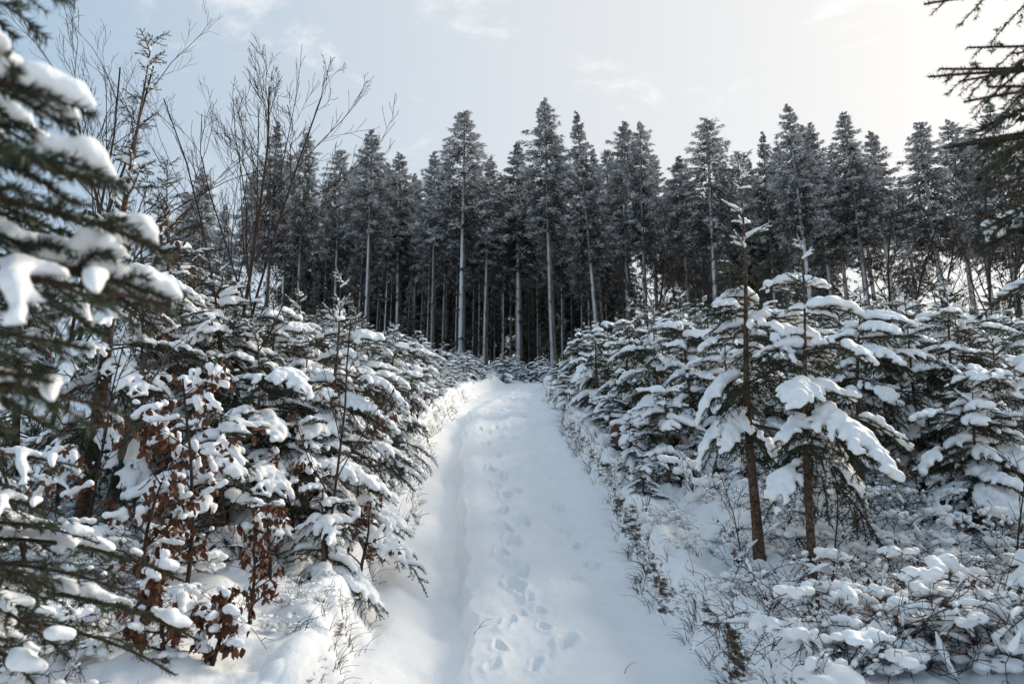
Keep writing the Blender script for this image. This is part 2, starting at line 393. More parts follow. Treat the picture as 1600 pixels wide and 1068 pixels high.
# ------------------------------------------------------------------ spruce branches
def polylines(rs, L, hang=0.0, droop=.35, wide=1.0, sp=1.0):
    out = []
    n = 20; t = np.linspace(0, 1, n)
    a = .14; y = .05 * L * np.sin(t * rs.uniform(2, 4) + rs.uniform(0, 6)) * t
    main = np.stack([L * t * (1 - .08 * t * t), y, L * (a * t - droop * t ** 2.0)], -1)
    out.append((main, .0065 * (L + .35), 0))
    s = .14 * L; side = 1
    while s < .97 * L:
        side = -side; u = s / L
        ls = (.50 * (L - s) + .05) * rs.uniform(.7, 1.12) * min(1, u / .25 + .3) * wide
        an = rad(rs.uniform(44, 66)) * side
        k = max(4, int(ls / .035) + 2); tt = np.linspace(0, 1, k)
        o = np.array([np.interp(u, t, main[:, i]) for i in range(3)])
        bend = -an * .35 * tt
        d = np.stack([np.cos(an + bend), np.sin(an + bend), np.full(k, rs.uniform(-.25, -.02)) - hang * 1.1 - (.75 + droop) * tt ** 2], -1)
        d /= np.linalg.norm(d, axis=1)[:, None]
        p = o + np.vstack([np.zeros(3), np.cumsum(d[:-1] * ls / (k - 1), 0)])
        out.append((p, .0035 + .006 * ls, 1))
        q = .22 * ls; sd = 1
        while q < .92 * ls and ls > .10:
            sd = -sd; l2 = (.40 * (ls - q) + .03) * rs.uniform(.7, 1.15)
            v = q / ls; o2 = np.array([np.interp(v, tt, p[:, i]) for i in range(3)])
            dd = np.array([np.interp(v, tt, d[:, i]) for i in range(3)])
            a2 = math.atan2(dd[1], dd[0]) + rad(rs.uniform(38, 60)) * sd
            k2 = 4; t2 = np.linspace(0, 1, k2)
            d2 = np.stack([np.full(k2, math.cos(a2)), np.full(k2, math.sin(a2)), np.full(k2, dd[2] * .7 - hang) - .35 * t2], -1)
            d2 /= np.linalg.norm(d2, axis=1)[:, None]
            p2 = o2 + np.vstack([np.zeros(3), np.cumsum(d2[:-1] * l2 / (k2 - 1), 0)])
            out.append((p2, .003, 2)); q += rs.uniform(.045, .075)
        s += rs.uniform(.030, .052) * (1 + .3 * L) * sp
    return out
def needles(rs, g, lines, dens, nl, nw):
    for p, r, lv in lines:
        seg = np.linalg.norm(np.diff(p, axis=0), axis=1); tot = seg.sum(); n = int(tot * dens)
        if n < 3: n = 3
        cs = np.concatenate([[0], np.cumsum(seg)]); s = rs.uniform(.0 if lv else .15, 1, n) * tot
        q = np.stack([np.interp(s, cs, p[:, i]) for i in range(3)], -1)
        T = np.gradient(p, axis=0); T = np.stack([np.interp(s, cs, T[:, i]) for i in range(3)], -1); T /= np.linalg.norm(T, axis=1)[:, None]
        S = np.cross(T, [0, 0, 1.0]); S /= np.linalg.norm(S, axis=1)[:, None] + 1e-9; U = np.cross(S, T)
        th = rs.uniform(-.45 * PI, 1.45 * PI, n)
        R = np.cos(th)[:, None] * S + np.sin(th)[:, None] * U
        l = nl * rs.uniform(.7, 1.15, n)[:, None]
        D = T * rs.uniform(.45, .9, n)[:, None] + R * .8; D /= np.linalg.norm(D, axis=1)[:, None]
        B = np.cross(D, rs.normal(size=(n, 3))); B /= np.linalg.norm(B, axis=1)[:, None]
        V = np.stack([q - B * nw / 2, q + B * nw / 2, q + D * l], 1).reshape(-1, 3)
        g.add(V, np.arange(n * 3).reshape(-1, 3), None, 1)
def snow_blobs(rs, lines, L, amt, cover, seed, gap=-.25):
    bl = []
    G_ = vnoise(*np.meshgrid(np.arange(64) * .12 + seed, np.arange(64) * .12 - 3.8 + seed * .3, indexing='ij'), 200)
    def mask(x, y): return G_[min(63, max(0, int(x * 4.5 / .12))), min(63, max(0, int((y * 4.5 + 3.8) / .12)))]
    for p, r, lv in lines:
        seg = np.linalg.norm(np.diff(p, axis=0), axis=1); tot = seg.sum()
        cs = np.concatenate([[0], np.cumsum(seg)])
        base = (.036, .026, .019)[lv] * amt * rs.uniform(.8, 1.15)
        if lv == 2 and rs.rand() > cover: continue
        if lv == 1 and rs.rand() > cover + .25: continue
        end = rs.uniform(.75, 1.02)
        for s in np.arange((.12 if lv == 0 else 0) * tot, tot * end, base * .55):
            u = s / tot; q = np.array([np.interp(s, cs, p[:, i]) for i in range(3)])
            mk_ = mask(q[0], q[1])
            if mk_ < gap: continue
            rr = base * (1 - .45 * u ** 2) * rs.uniform(.8, 1.2) * min(1, .5 + 3 * q[0] / L)
            if lv == 2 or (lv == 1 and u > .75): rr *= .85
            rr *= min(1.15, .62 + 1.1 * (mk_ - gap)); bl.append((q[0], q[1], q[2] + rr * .8 + .008, rr * 1.12, rr * 1.12, rr * .9))
    return bl
def make_branch(seed, L, amt=1.0, cover=.8, voxel=.014, dens=380, nl=.024, nw=.0046, hang=0., droop=.35, wide=1.0, sp=1.0, gap=-.25):
    rs = np.random.RandomState(seed)
    lines = polylines(rs, L, hang, droop, wide, sp)
    g = Geo()
    for p, r, lv in lines:
        if lv < 2: g.tube(p if lv == 0 else p[::2] if len(p) > 6 else p, np.linspace(r, r * .3, len(p if lv == 0 else p[::2] if len(p) > 6 else p)), 5 if lv == 0 else 3, 0)
    needles(rs, g, lines, dens, nl, nw)
    sn = None
    if amt > 0:
        bl = snow_blobs(rs, lines, L, amt, cover, seed * 3.7, gap)
        if len(bl) > 2: sn = fuse(bl, voxel, 2, voxel * .35)
    return dict(L=L, tip=Vector(lines[0][0][-1]), g=g, snow=sn, mesh=None)
def proto(*a, **k):
    b = make_branch(*a, **k)
    b['mesh'] = b['g'].mesh('spruce_branch', [TWIG, NEEDLE])
    if b['snow'] is not None: b['smesh'] = mesh_np('snow_cap', b['snow'][0], None, b['snow'][1], [SNOW])
    else: b['smesh'] = None
    return b
HEAVY = {c: [proto(100 + 10 * i + j, L, 1.42 * k, .66, .012, droop=.5, gap=-.29) for j in range(3)] for i, (c, L, k) in enumerate((('S', .35, .8), ('M', .60, .95), ('L', .90, .98), ('X', 1.2, .9)))}
LIGHT = {c: [proto(200 + 10 * i + j, L, .85, .25, .012, droop=.12, gap=.12) for j in range(2)] for i, (c, L) in enumerate((('S', .35), ('M', .60), ('L', .90)))}
BARE = [proto(250 + j, .8, 0, droop=.40, hang=.35) for j in range(3)]
def cls(D, L):
    k = min(D, key=lambda c: abs(D[c][0]['L'] - L)); return D[k]
def put_branch(parent, b, M):
    o = link('branch', b['mesh'], parent, M)
    if b['smesh'] is not None: link('snow_cap', b['smesh'], o)
    return o
def branch_matrix(b, origin, az, el, L, roll=0.0):
    s = L / b['L']
    return Matrix.Translation(origin) @ Matrix.Rotation(az, 4, 'Z') @ Matrix.Rotation(-el, 4, 'Y') @ Matrix.Rotation(roll, 4, 'X') @ Matrix.Scale(s, 4)
def aimed(b, origin, target, roll=0.0):
    d = target - origin; s = d.length / b['tip'].length
    az = math.atan2(d.y, d.x); e1 = math.atan2(d.z, math.hypot(d.x, d.y)); e0 = math.atan2(b['tip'].z, b['tip'].x)
    return Matrix.Translation(origin) @ Matrix.Rotation(az, 4, 'Z') @ Matrix.Rotation(-(e1 - e0), 4, 'Y') @ Matrix.Rotation(roll, 4, 'X') @ Matrix.Scale(s, 4)
def trunk_geo(rs, H_, r0, lean=(0, 0), k=8, wig=.02, top=.15):
    n = 14; t = np.linspace(0, 1, n)
    x = lean[0] * H_ * t + wig * H_ * np.sin(t * 5 + rs.uniform(0, 6)) * t * (1 - t) * 2
    y = lean[1] * H_ * t + wig * H_ * np.sin(t * 4 + rs.uniform(0, 6)) * t * (1 - t) * 2
    z = H_ * t - .12 * (t == 0)
    r = r0 * (1 - t) ** 1.3 + .005; r[0] *= 1.2
    return np.stack([x, y, z], -1), r
def tree_branches(rs, H_, R, bare, dense=.8):
    """yield (height, azimuth, elevation, length, light?): a dense skirt up to dense*H, a thin leader above"""
    z = bare * H_; az = rs.uniform(0, 6); ph = rs.uniform(0, 6)
    while z < .93 * H_:
        u = (z / H_ - bare) / (1 - bare); ud = max(0.0, (z / H_ - bare) / (dense - bare)); u = max(0.0, u)
        n = rs.randint(3, 6) if ud < 1 else rs.randint(3, 5)
        for i in range(n):
            az += 2 * PI / n + rs.uniform(-.45, .45)
            if ud < 1: L = R * (1 - .5 * ud ** 1.3) * rs.uniform(.45, 1.15) * (1 + .28 * math.sin(az + ph)) + .06
            else: L = R * .40 * (1 - u) / max(.05, 1 - (dense - bare) / (1 - bare)) * rs.uniform(.6, 1.15) + .07
            el = rad(-16 + 34 * min(ud, 1) ** 1.3 + (16 if ud > 1 else 0) + rs.uniform(-17, 17))
            yield max(.05, z + rs.uniform(-.12, .12)), az, el, L, (ud > 1 or rs.rand() < .15)
        az += .6; z += (.15 + .12 * rs.rand()) * (.6 + .18 * H_) * (1 if ud < 1 else 1.05)
def young_spruce(loc, H_, R, seed, label, group=None, bare=.2, lean=(0, 0), r0=None, name='young_spruce', dense=.8):
    rs = np.random.RandomState(seed)
    t = empty(name, loc, label, 'spruce', group)
    pts, r = trunk_geo(rs, H_, r0 or .012 * H_ + .008, lean)
    g = Geo(); g.tube(pts, r, 8)
    link('trunk', g.mesh('spruce_trunk', [BARK]), t)
    tz = pts[:, 2]
    if bare > .2:
        bl = []; sg_ = Geo()
        for i in range(26):
            zz = rs.uniform(.02, bare + .08) * H_; aa = rs.uniform(2.0, 5.6); rr_ = float(np.interp(zz, tz, r)); c = [np.interp(zz, tz, pts[:, k]) for k in range(3)]
            q = rs.uniform(.012, .024)
            a2 = rs.uniform(0, 6.28); l_ = rs.uniform(.04, .28)
            sg_.tube([[c[0], c[1], zz], [c[0] + l_ * .6 * math.cos(a2), c[1] + l_ * .6 * math.sin(a2), zz + .02], [c[0] + l_ * math.cos(a2 + .2), c[1] + l_ * math.sin(a2 + .2), zz - .02]], [.005, .004, .002], 3)
        for i in range(26):
            aa = rs.uniform(0, 6.28); q = rs.uniform(.03, .07); bl.append((pts[1][0] * 0 + (r[0] + .02) * math.cos(aa), (r[0] + .02) * math.sin(aa), rs.uniform(-.02, .04), q, q, q * .6))
        v_, f_ = fuse(bl, .010, 2, .003); tag(link('snow_patch', mesh_np('trunk_snow', v_, None, f_, [SNOW]), t), kind='stuff')
        tag(link('stubs', sg_.mesh('dead_stubs', [TWIG]), t), kind='stuff')
    for z, az, el, L, li in tree_branches(rs, H_, R, bare, dense):
        D = LIGHT if li else HEAVY; b = cls(D, L)[rs.randint(len(cls(D, L)))]
        o = Vector([np.interp(z, tz, pts[:, i]) for i in range(3)])
        put_branch(t, b, branch_matrix(b, o, az, el, L, rs.uniform(-.3, .3)))
        if L > .3 and rs.rand() < .75 and not (li and z > dense * H_):
            b = BARE[rs.randint(3)]; put_branch(t, b, branch_matrix(b, o - Vector((0, 0, .05)), az + rs.uniform(-.5, .5), el + rs.uniform(-.25, .1), L * rs.uniform(.75, 1.02), rs.uniform(-.4, .4)))
    for i in range(4):
        b = LIGHT['S'][i % 2]; z = H_ * (.93 + .015 * i); o = Vector([np.interp(z, tz, pts[:, k]) for k in range(3)])
        put_branch(t, b, branch_matrix(b, o, i * 1.9 + rs.uniform(0, 1), rad(48), .16 * (.6 + .2 * H_)))
    return t

# ------------------------------------------------------------------ far saplings: merged crowns shared by many
FARB = [make_branch(300 + j, .7, 1.5, .7, .027, dens=120, nl=.038, nw=.012, droop=.5, gap=-.32) for j in range(4)]
FARB.append(make_branch(305, .7, .9, .3, .027, dens=130, nl=.04, nw=.013, hang=.3, gap=.5))
def far_proto(seed, H_=2.0, R=.8, bare=.06):
    rs = np.random.RandomState(seed)
    pts, r = trunk_geo(rs, H_, .03); tg = Geo(); tg.tube(pts, r, 5)
    gn = Geo(); gs = Geo()
    for z, az, el, L, li in tree_branches(rs, H_, R, bare):
        b = FARB[rs.randint(5)]
        o = Vector([np.interp(z, pts[:, 2], pts[:, i]) for i in range(3)])
        M = np.array(branch_matrix(b, o, az, el, L, rs.uniform(-.2, .2)))
        V, F3, F4, m3, m4 = b['g'].arrays(); V = V @ M[:3, :3].T + M[:3, 3]
        keep = m3 == 1; u, inv = np.unique(F3[keep].ravel(), return_inverse=True)
        gn.add(V[u], inv.reshape(-1, 3), None, 0)
        if b['snow'] is not None and not (li and rs.rand() < .5):
            v, f = b['snow']; gs.add(v @ M[:3, :3].T + M[:3, 3], None, f)
    return [('trunk', tg.mesh('sapling_trunk', [BARK]), None), ('needles', gn.mesh('sapling_needles', [NEEDLE]), 'stuff'), ('snow_cap', gs.mesh('sapling_snow', [SNOW]), None)]
FARP = [far_proto(400 + i, bare=(.04, .06, .12, .05)[i], R=(.85, .95, .8, .75)[i]) for i in range(4)]
def far_sapling(loc, s, rz, i, label, group, wide=1.0):
    t = empty('spruce_sapling', loc, label, 'spruce', group); t.rotation_euler.z = rz; t.scale = (s * wide, s * wide, s)
    for nm, me, k in FARP[i]:
        o = link(nm, me, t)
        if k: o['kind'] = k
    return t

# ------------------------------------------------------------------ tall forest spruces
def tall_proto(seed, crown0, R, ntri, top, Ht=18., frost=.0, dead=True, droop=.35):
    """crown0: where the green crown starts (fraction), R crown radius, top: 'spire' | 'open' | 'blunt'"""
    rs = np.random.RandomState(seed)
    n = 12; t = np.linspace(0, 1, n)
    pts = np.stack([.12 * np.sin(t * 3 + rs.uniform(0, 6)) * t, .12 * np.sin(t * 2.5 + rs.uniform(0, 6)) * t, Ht * t - .3 * (t == 0)], -1)
    r = .175 * (1 - t) ** .7 + .012; r[0] = .23
    tg = Geo(); tg.tube(pts, r, 9)
    cg = Geo(); dg = Geo(); z = crown0 * Ht; az = 0
    while z < Ht * .995:
        u = (z / Ht - crown0) / (1 - crown0)
        nb = rs.randint(5, 8) if u < .9 else 4
        for i in range(nb):
            az += 2 * PI / nb + rs.uniform(-.4, .4)
            prof = {'spire': (1 - u) ** .95, 'open': (1 - u) ** .8, 'blunt': min(1, (1 - u) ** .8 * 1.0)}[top]
            L = R * prof * rs.uniform(.5, 1.25) * min(1, .45 + u * 2.5) + .05
            if rs.rand() < (.35 if top == 'open' else .15): L *= 1.45
            k = 7; s = np.linspace(0, 1, k)
            e0 = (.05 + .75 * u ** 2 + rs.uniform(-.18, .22)); dr = droop * (1 - .6 * u) + .15
            px = L * s; pz = L * (e0 * s - dr * 1.6 * s ** 2 + dr * .9 * s ** 3)
            bp = np.stack([px * math.cos(az), px * math.sin(az), z + pz + rs.uniform(-.15, .15)], -1)
            bp[:, :2] += np.array([np.interp(z, pts[:, 2], pts[:, 0]), np.interp(z, pts[:, 2], pts[:, 1])])
            dg.tube(bp[::2], np.linspace(.022, .006, 4), 3, cap=False)
            m = int(1.5 * ntri * (.35 + .65 * L / R)); a = rs.uniform(.12, 1, m) ** .8
            q = np.stack([np.interp(a, s, bp[:, j]) for j in range(3)], -1)
            ax = np.array([math.cos(az), math.sin(az), 0]); sd = np.array([-math.sin(az), math.cos(az), 0])
            wv = .24 * L * (1 - a * .7) * rs.uniform(-1, 1, m)
            q = q + sd * wv[:, None] + np.stack([np.zeros(m), np.zeros(m), -np.abs(wv) * .35 - rs.uniform(0, .22, m) * (1 - .5 * u)], -1)
            d = ax * rs.uniform(.2, 1, m)[:, None] + sd * (np.sign(wv) * rs.uniform(0, .9, m))[:, None] + np.array([0, 0, 1]) * rs.uniform(-.95, .25, m)[:, None] * (1 - .4 * u)
            d /= np.linalg.norm(d, axis=1)[:, None]; l = rs.uniform(.12, .34, m)[:, None] * (.75 + .25 * R / 2) * (1 - .55 * u ** 4); ww = rs.uniform(.022, .05, m)[:, None]
            B = np.cross(d, rs.normal(size=(m, 3))); B /= np.linalg.norm(B, axis=1)[:, None]
            V = np.stack([q - B * ww, q + B * ww, q + d * l], 1).reshape(-1, 3)
            fr = np.clip(frost + .04 + .42 * u + .42 * a ** 2 + rs.normal(0, .2, m), -.3, .95)
            F = np.arange(m * 3).reshape(-1, 3)
            fa = np.repeat(fr, 3); fa[2::3] += .12
            cg.add(V, F, None, 0, fa)
        z += rs.uniform(.22, .42) * (1 if u < .85 else .7)
    if dead:
        for i in range(60):
            z0 = Ht * crown0 * rs.uniform(.12, 1.05); az = rs.uniform(0, 6.28); L = rs.uniform(.3, 1.5)
            p = np.array([[math.cos(az) * L * s, math.sin(az) * L * s, z0 - .35 * L * s + .1 * math.sin(s * 4) * L] for s in (0, .33, .66, 1)])
            p[:, :2] += rs.normal(0, .05, (4, 2)) * np.array([[0], [1], [1], [1]])
            dg.tube(p, [.018, .014, .01, .005], 3, cap=False)
            if rs.rand() < .5:
                m = 14; a = rs.uniform(.3, 1, m); q = np.stack([np.interp(a, (0, .33, .66, 1), p[:, j]) for j in range(3)], -1)
                d = rs.normal(size=(m, 3)) + np.array([0, 0, -1.0]); d /= np.linalg.norm(d, axis=1)[:, None]
                B = np.cross(d, rs.normal(size=(m, 3))); B /= np.linalg.norm(B, axis=1)[:, None]
                V = np.stack([q - B * .04, q + B * .04, q + d * .28], 1).reshape(-1, 3); cg.add(V, np.arange(m * 3).reshape(-1, 3), None, 0, rs.uniform(-.1, .35))
    return [('trunk', tg.mesh('tall_trunk', [TRUNK]), None), ('crown', cg.mesh('tall_crown', [CROWN], 'frost'), 'stuff'), ('limbs', dg.mesh('tall_limbs', [TWIG]), 'stuff')]
TP = [tall_proto(501, 0.50, 2.6, 80, 'spire', frost=.10),
      tall_proto(502, 0.48, 2.5, 80, 'blunt', frost=.08),
      tall_proto(503, 0.52, 2.6, 65, 'open', frost=.12),
      tall_proto(504, 0.42, 2.5, 75, 'spire', frost=.02, droop=.45),
      tall_proto(505, 0.55, 2.3, 85, 'blunt', frost=.14),
      tall_proto(506, 0.48, 2.8, 70, 'open', frost=.05, droop=.5)]
TD = [tall_proto(511, .10, 2.3, 60, 'spire', frost=-.22, dead=False, droop=.5), tall_proto(512, .16, 2.5, 60, 'blunt', frost=-.25, dead=False, droop=.5), tall_proto(513, .26, 2.2, 60, 'spire', frost=-.12)]
def tall(pr, base, top, rz, label, group, wide=1.0, name='tall_spruce'):
    v = top - base; s = v.length / 18.0
    t = empty(name, base, label, 'spruce', group)
    t.rotation_mode = 'QUATERNION'; t.rotation_quaternion = v.to_track_quat('Z', 'Y') @ Quaternion((0, 0, 1), rz); t.scale = (s * wide, s * wide, s)
    for nm, me, k in pr:
        o = link(nm, me, t)
        if k: o['kind'] = k
    return t
rnd = random.Random(7)
FR = [(437, 190, 408, 50, 3, 'tall spruce with a slim tip at the left end of the forest edge'),
      (478, 205, 462, 48, 1, 'tall spruce with pale leaning trunk, second from the left end of the forest edge'),
      (530, 232, 522, 53, 2, 'spruce with ragged open top between the leaning pale trunk and the round topped spruce'),
      (583, 205, 570, 48, 4, 'round topped rimed spruce with long pale bare trunk left of the path'),
      (627, 238, 620, 52, 1, 'blunt spruce right beside the round topped rimed one, lower than it'),
      (680, 238, 675, 49, 4, 'blunt topped spruce directly left of the wide armed open topped spruce'),
      (722, 173, 721, 47, 2, 'open topped spruce with long side arms, tallest left of the path end'),
      (764, 243, 757, 50, 0, 'short pointed spruce just right of the wide armed open topped one'),
      (808, 220, 812, 50, 3, 'dark spruce with drooping arms just left of the highest spruce'),
      (847, 152, 866, 46, 0, 'highest pointed spruce of the forest edge, behind the end of the path'),
      (903, 175, 938, 47, 3, 'tall spruce with leaning grey trunk just right of the highest one'),
      (972, 190, 985, 50, 4, 'left one of the two close full crowned spruces beside the sky gap'),
      (998, 188, 1013, 48, 1, 'right one of the two close full crowned spruces, pale trunk beside the sky gap'),
      (1064, 245, 1080, 51, 4, 'low round crowned spruce right of the sky gap'),
      (1100, 182, 1125, 48, 5, 'open topped rimed spruce with upswept arms, right of the sky gap'),
      (1150, 235, 1175, 53, 1, 'blunt spruce behind the leader of the largest young spruce'),
      (1192, 208, 1218, 52, 3, 'dark pointed spruce left of the high ragged spruce on the right'),
      (1233, 160, 1278, 47, 0, 'high ragged spruce, tallest of those right of the path'),
      (1268, 190, 1312, 50, 3, 'narrow spruce right beside the tallest spruce on the right'),
      (1317, 175, 1368, 48, 0, 'pointed spruce with pale leaning trunk, second tallest on the right'),
      (1358, 205, 1412, 49, 4, 'rimed spruce with pale trunk standing left of the dark broad pair'),
      (1437, 188, 1490, 47, 1, 'dark broad crowned spruce, left one of the pair against the bright sky'),
      (1482, 186, 1536, 50, 5, 'dark broad crowned spruce, right one of the pair against the bright sky'),
      (1545, 160, 1606, 47, 3, 'dark spruce rising behind the overhanging branches at the right edge'),
      (1600, 215, 1668, 49, 1, 'dark spruce trunk partly outside the right edge of the forest')]
BR = [(455, 235, 438, 58), (502, 238, 492, 60), (552, 226, 545, 58), (603, 250, 596, 60), (650, 252, 646, 59), (700, 225, 697, 61), (742, 250, 740, 60), (785, 252, 786, 60), (828, 232, 835, 58),
      (872, 212, 884, 60), (925, 214, 945, 57), (950, 200, 962, 60), (1020, 236, 1030, 60), (1045, 262, 1058, 62), (1078, 252, 1096, 60), (1130, 250, 1150, 60), (1172, 232, 1196, 60), (1212, 195, 1240, 58),
      (1252, 188, 1290, 60), (1295, 212, 1336, 58), (1338, 205, 1380, 60), (1382, 238, 1428, 60), (1405, 262, 1450, 62), (1460, 205, 1510, 58), (1512, 195, 1568, 60), (1572, 185, 1640, 62)]
def tall_at(tx, ty, bx, y, pr, rz, label, group, wide=1.0):
    # ground point under pixel column bx at forward distance y
    z = Hs((bx - 800) / FPX * y, y); d = depth_at(y, z); base = Vector(((bx - 800) / FPX * d, y, z - .05))
    base.z = Hs(base.x, y) - .05
    top = PY(tx, ty, y)
    return tall(pr, base, top, rz, label, group, wide)
for tx, ty, bx, y, k, lab in FR:
    tall_at(tx, ty, bx, y, TP[k], rnd.uniform(0, 6.28), lab, 'tall spruces along the forest edge', rnd.uniform(.9, 1.35))
SHORT = ['leftmost slim tipped spruce', 'pale leaning trunk at the left end', 'ragged open topped spruce at the left', 'round topped rimed spruce', 'blunt spruce beside the round topped one', 'blunt spruce left of the wide armed one',
         'wide armed open topped spruce', 'short pointed spruce', 'dark drooping spruce left of the highest', 'highest pointed spruce', 'leaning grey trunk right of the highest', 'left full crowned spruce of the close pair', 'right full crowned spruce of the close pair',
         'low round crowned spruce', 'upswept open topped spruce', 'blunt spruce behind the young leader', 'dark pointed spruce on the right', 'high ragged spruce on the right', 'narrow spruce beside the high ragged one', 'pointed spruce with pale leaning trunk',
         'rimed spruce left of the broad pair', 'left spruce of the dark broad pair', 'right spruce of the dark broad pair', 'dark spruce behind the overhanging branches', 'last spruce at the right edge']
for i, (tx, ty, bx, y) in enumerate(BR):
    if (tx > 1380 or tx < 560) and i % 2: continue
    ty += 4 + 14 * (i % 3)
    tall_at(tx, ty, bx, y, TP[(i * 5 + 1) % 6], rnd.uniform(0, 6.28), 'second row spruce just %s of the %s' % (lambda j: ('right' if tx > FR[j][0] else 'left', SHORT[j]))(min(range(25), key=lambda j: abs(FR[j][0] - tx))), 'spruces in the second row of the forest')
for tx, ty, bx, y, lab in ((292, 300, 285, 76, 'pale rimed spruce far behind the bare saplings, lower left of the pair'), (318, 262, 312, 74, 'pale rimed spruce far behind the bare saplings, higher right of the pair'),
                          (352, 318, 345, 70, 'low grey spruce between the far pale pair and the forest edge'), (395, 268, 385, 64, 'grey spruce just left of the forest edge, behind bare twigs')):
    tall_at(tx, ty, bx, y, TP[rnd.choice((0, 3, 4))], rnd.uniform(0, 6), lab, 'far spruces at the left end of the forest')
for i in range(34):
    px = 540 + i * 14.2 + rnd.uniform(-6, 6) if i < 30 else rnd.uniform(1100, 1340)
    tall_at(px - (px - 800) * .06, rnd.uniform(285, 330), px, rnd.uniform(49, 60), TP[rnd.randrange(6)], rnd.uniform(0, 6.28), 'slim bare stemmed spruce filling in between the front trunks of the forest edge', 'slim spruces between the front trunks', .62)
for px, ty, y in ((455, 330, 60), (488, 300, 62), (505, 340, 58), (520, 310, 64), (535, 345, 60), (470, 360, 70), (500, 350, 74)):
    tall_at(px + 6, ty, px, y, TD[rnd.randrange(3)], rnd.uniform(0, 6.28), 'dark spruce deep behind the pale trunks at the left end of the forest edge', 'dark spruces behind the left end')
k = 0
for y in (54, 62, 68, 76):
    for bx in np.arange(395 if y < 70 else 300, 1720, 38 if y > 60 else 48):
        px = bx + rnd.uniform(-14, 14)
        if 985 < px < 1085 and rnd.random() < .9: continue
        if not 540 < px < 990 and rnd.random() < .45: continue
        if px > 1340 and rnd.random() < .90: continue
        if px < 480 and rnd.random() < .7: continue
        ty = rnd.uniform(275, 340)
        if y == 54: ty = rnd.uniform(360, 440); 
        tall_at(px - (px - 800) * .05, ty, px, y + rnd.uniform(-2.5, 2.5), TD[k % 3], rnd.uniform(0, 6.28), 'dark spruce deep in the forest behind the bare trunks', 'dark spruces deep in the forest', .95); k += 1

# ------------------------------------------------------------------ bare deciduous trees
def bare_tree(seed, Ht, r0, spread=.5, levels=4, nb=(7, 5, 4), curve=.15, up=.35, lean=(0, 0), minr=.0016):
    rs = np.random.RandomState(seed); g = Geo(); tips = []
    def grow(p, d, L, r, lv):
        n = max(4, int(6 - lv)); pts = [p.copy()]; dd = d.copy()
        for i in range(n):
            dd = dd + rs.normal(0, curve, 3) * (.5 + .3 * lv) + np.array([0, 0, up * .12 * lv]); dd /= np.linalg.norm(dd); pts.append(pts[-1] + dd * L / n)
        pts = np.array(pts); g.tube(pts, np.maximum(np.linspace(r, r * .35, n + 1), minr), (7, 5, 4, 3, 3)[min(lv, 4)], 0)
        if lv >= levels - 1: tips.append((pts, lv)); return
        m = nb[min(lv, len(nb) - 1)]
        for i in range(m):
            u = (.28 if lv == 0 else .15) + (.8 if lv else .7) * (i + rs.uniform(0, .8)) / m; u = min(u, .98)
            q = np.array([np.interp(u * n, np.arange(n + 1), pts[:, k]) for k in range(3)])
            T = pts[min(int(u * n) + 1, n)] - pts[int(u * n)] if int(u * n) < n else pts[-1] - pts[-2]; T /= np.linalg.norm(T)
            a = rs.normal(size=3); a -= a.dot(T) * T; a /= np.linalg.norm(a)
            an = spread * rs.uniform(.7, 1.3); nd_ = T * math.cos(an) + a * math.sin(an)
            grow(q, nd_, L * (1.02 - u * .6) * rs.uniform(.38, .62), max(r * (1 - .65 * u) * .55, minr), lv + 1)
        tips.append((pts[-3:], lv))
    d = np.array([lean[0], lean[1], 1.0]); d /= np.linalg.norm(d)
    grow(np.array([0, 0, -.1]), d, Ht, r0, 0)
    return g, tips
def add_bare(seed, px, y, toppx, toppy, label, group, r0=.02, mat=None, name='bare_sapling', dx=0, **k):
    z = Hs((px - 800) / FPX * y, y); d = depth_at(y, z); x = (px - 800) / FPX * d; z = Hs(x, y)
    top = PY(toppx, toppy, y); v = top - Vector((x, y, z)); Ht = v.z
    g, tips = bare_tree(seed, Ht * .97, r0 * 1.1, lean=(v.x / Ht, 0), **k)
    t = empty(name, (x, y, z), label, 'bare tree', group)
    link('trunk', g.mesh('bare_twigs', [mat or DARKTWIG]), t)
    return t, tips
gb = 'bare young trees at the left'
add_bare(601, 60, 7.5, 150, 90, 'bare twiggy sapling behind the nearest spruce at upper left', gb, .022, spread=.42)
add_bare(602, 170, 7.8, 240, 30, 'tall bare sapling reaching highest on the left against blue sky', gb, .026, spread=.40, nb=(12, 6, 5), minr=.0025)
add_bare(603, 330, 9.5, 378, 75, 'slender bare sapling just left of the first forest spruces', gb, .030, spread=.48, nb=(13, 7, 5), curve=.12, minr=.003)
add_bare(604, 340, 8.0, 480, 120, 'bare sapling leaning right with twigs crossing the forest edge', gb, .020, spread=.45, nb=(9, 6, 4), curve=.16, minr=.0028)
add_bare(605, 90, 7.0, 205, 70, 'bare sapling beside the dark spruce leader at upper left', gb, .02, spread=.38, nb=(7, 5, 4))
add_bare(613, 345, 9.0, 330, 130, 'thin bare sapling between the two tallest bare ones', gb, .018, spread=.45, nb=(8, 5, 4))
LFL = ['leafless tree in the sky gap, leftmost, low and thin', 'leafless tree in the middle of the sky gap, taller than its neighbours', 'leafless tree at the right side of the sky gap', 'leafless tree behind the leader of the largest young spruce, left of it',
       'leafless tree left of the dark broad spruce pair', 'leafless tree in front of the left trunk of the dark broad pair', 'leafless tree between the trunks of the dark broad pair', 'leafless tree against bright sky right of the dark broad pair', 'leafless tree second from the right edge, bright sky behind', 'leafless tree at the very right edge behind the overhanging branches']
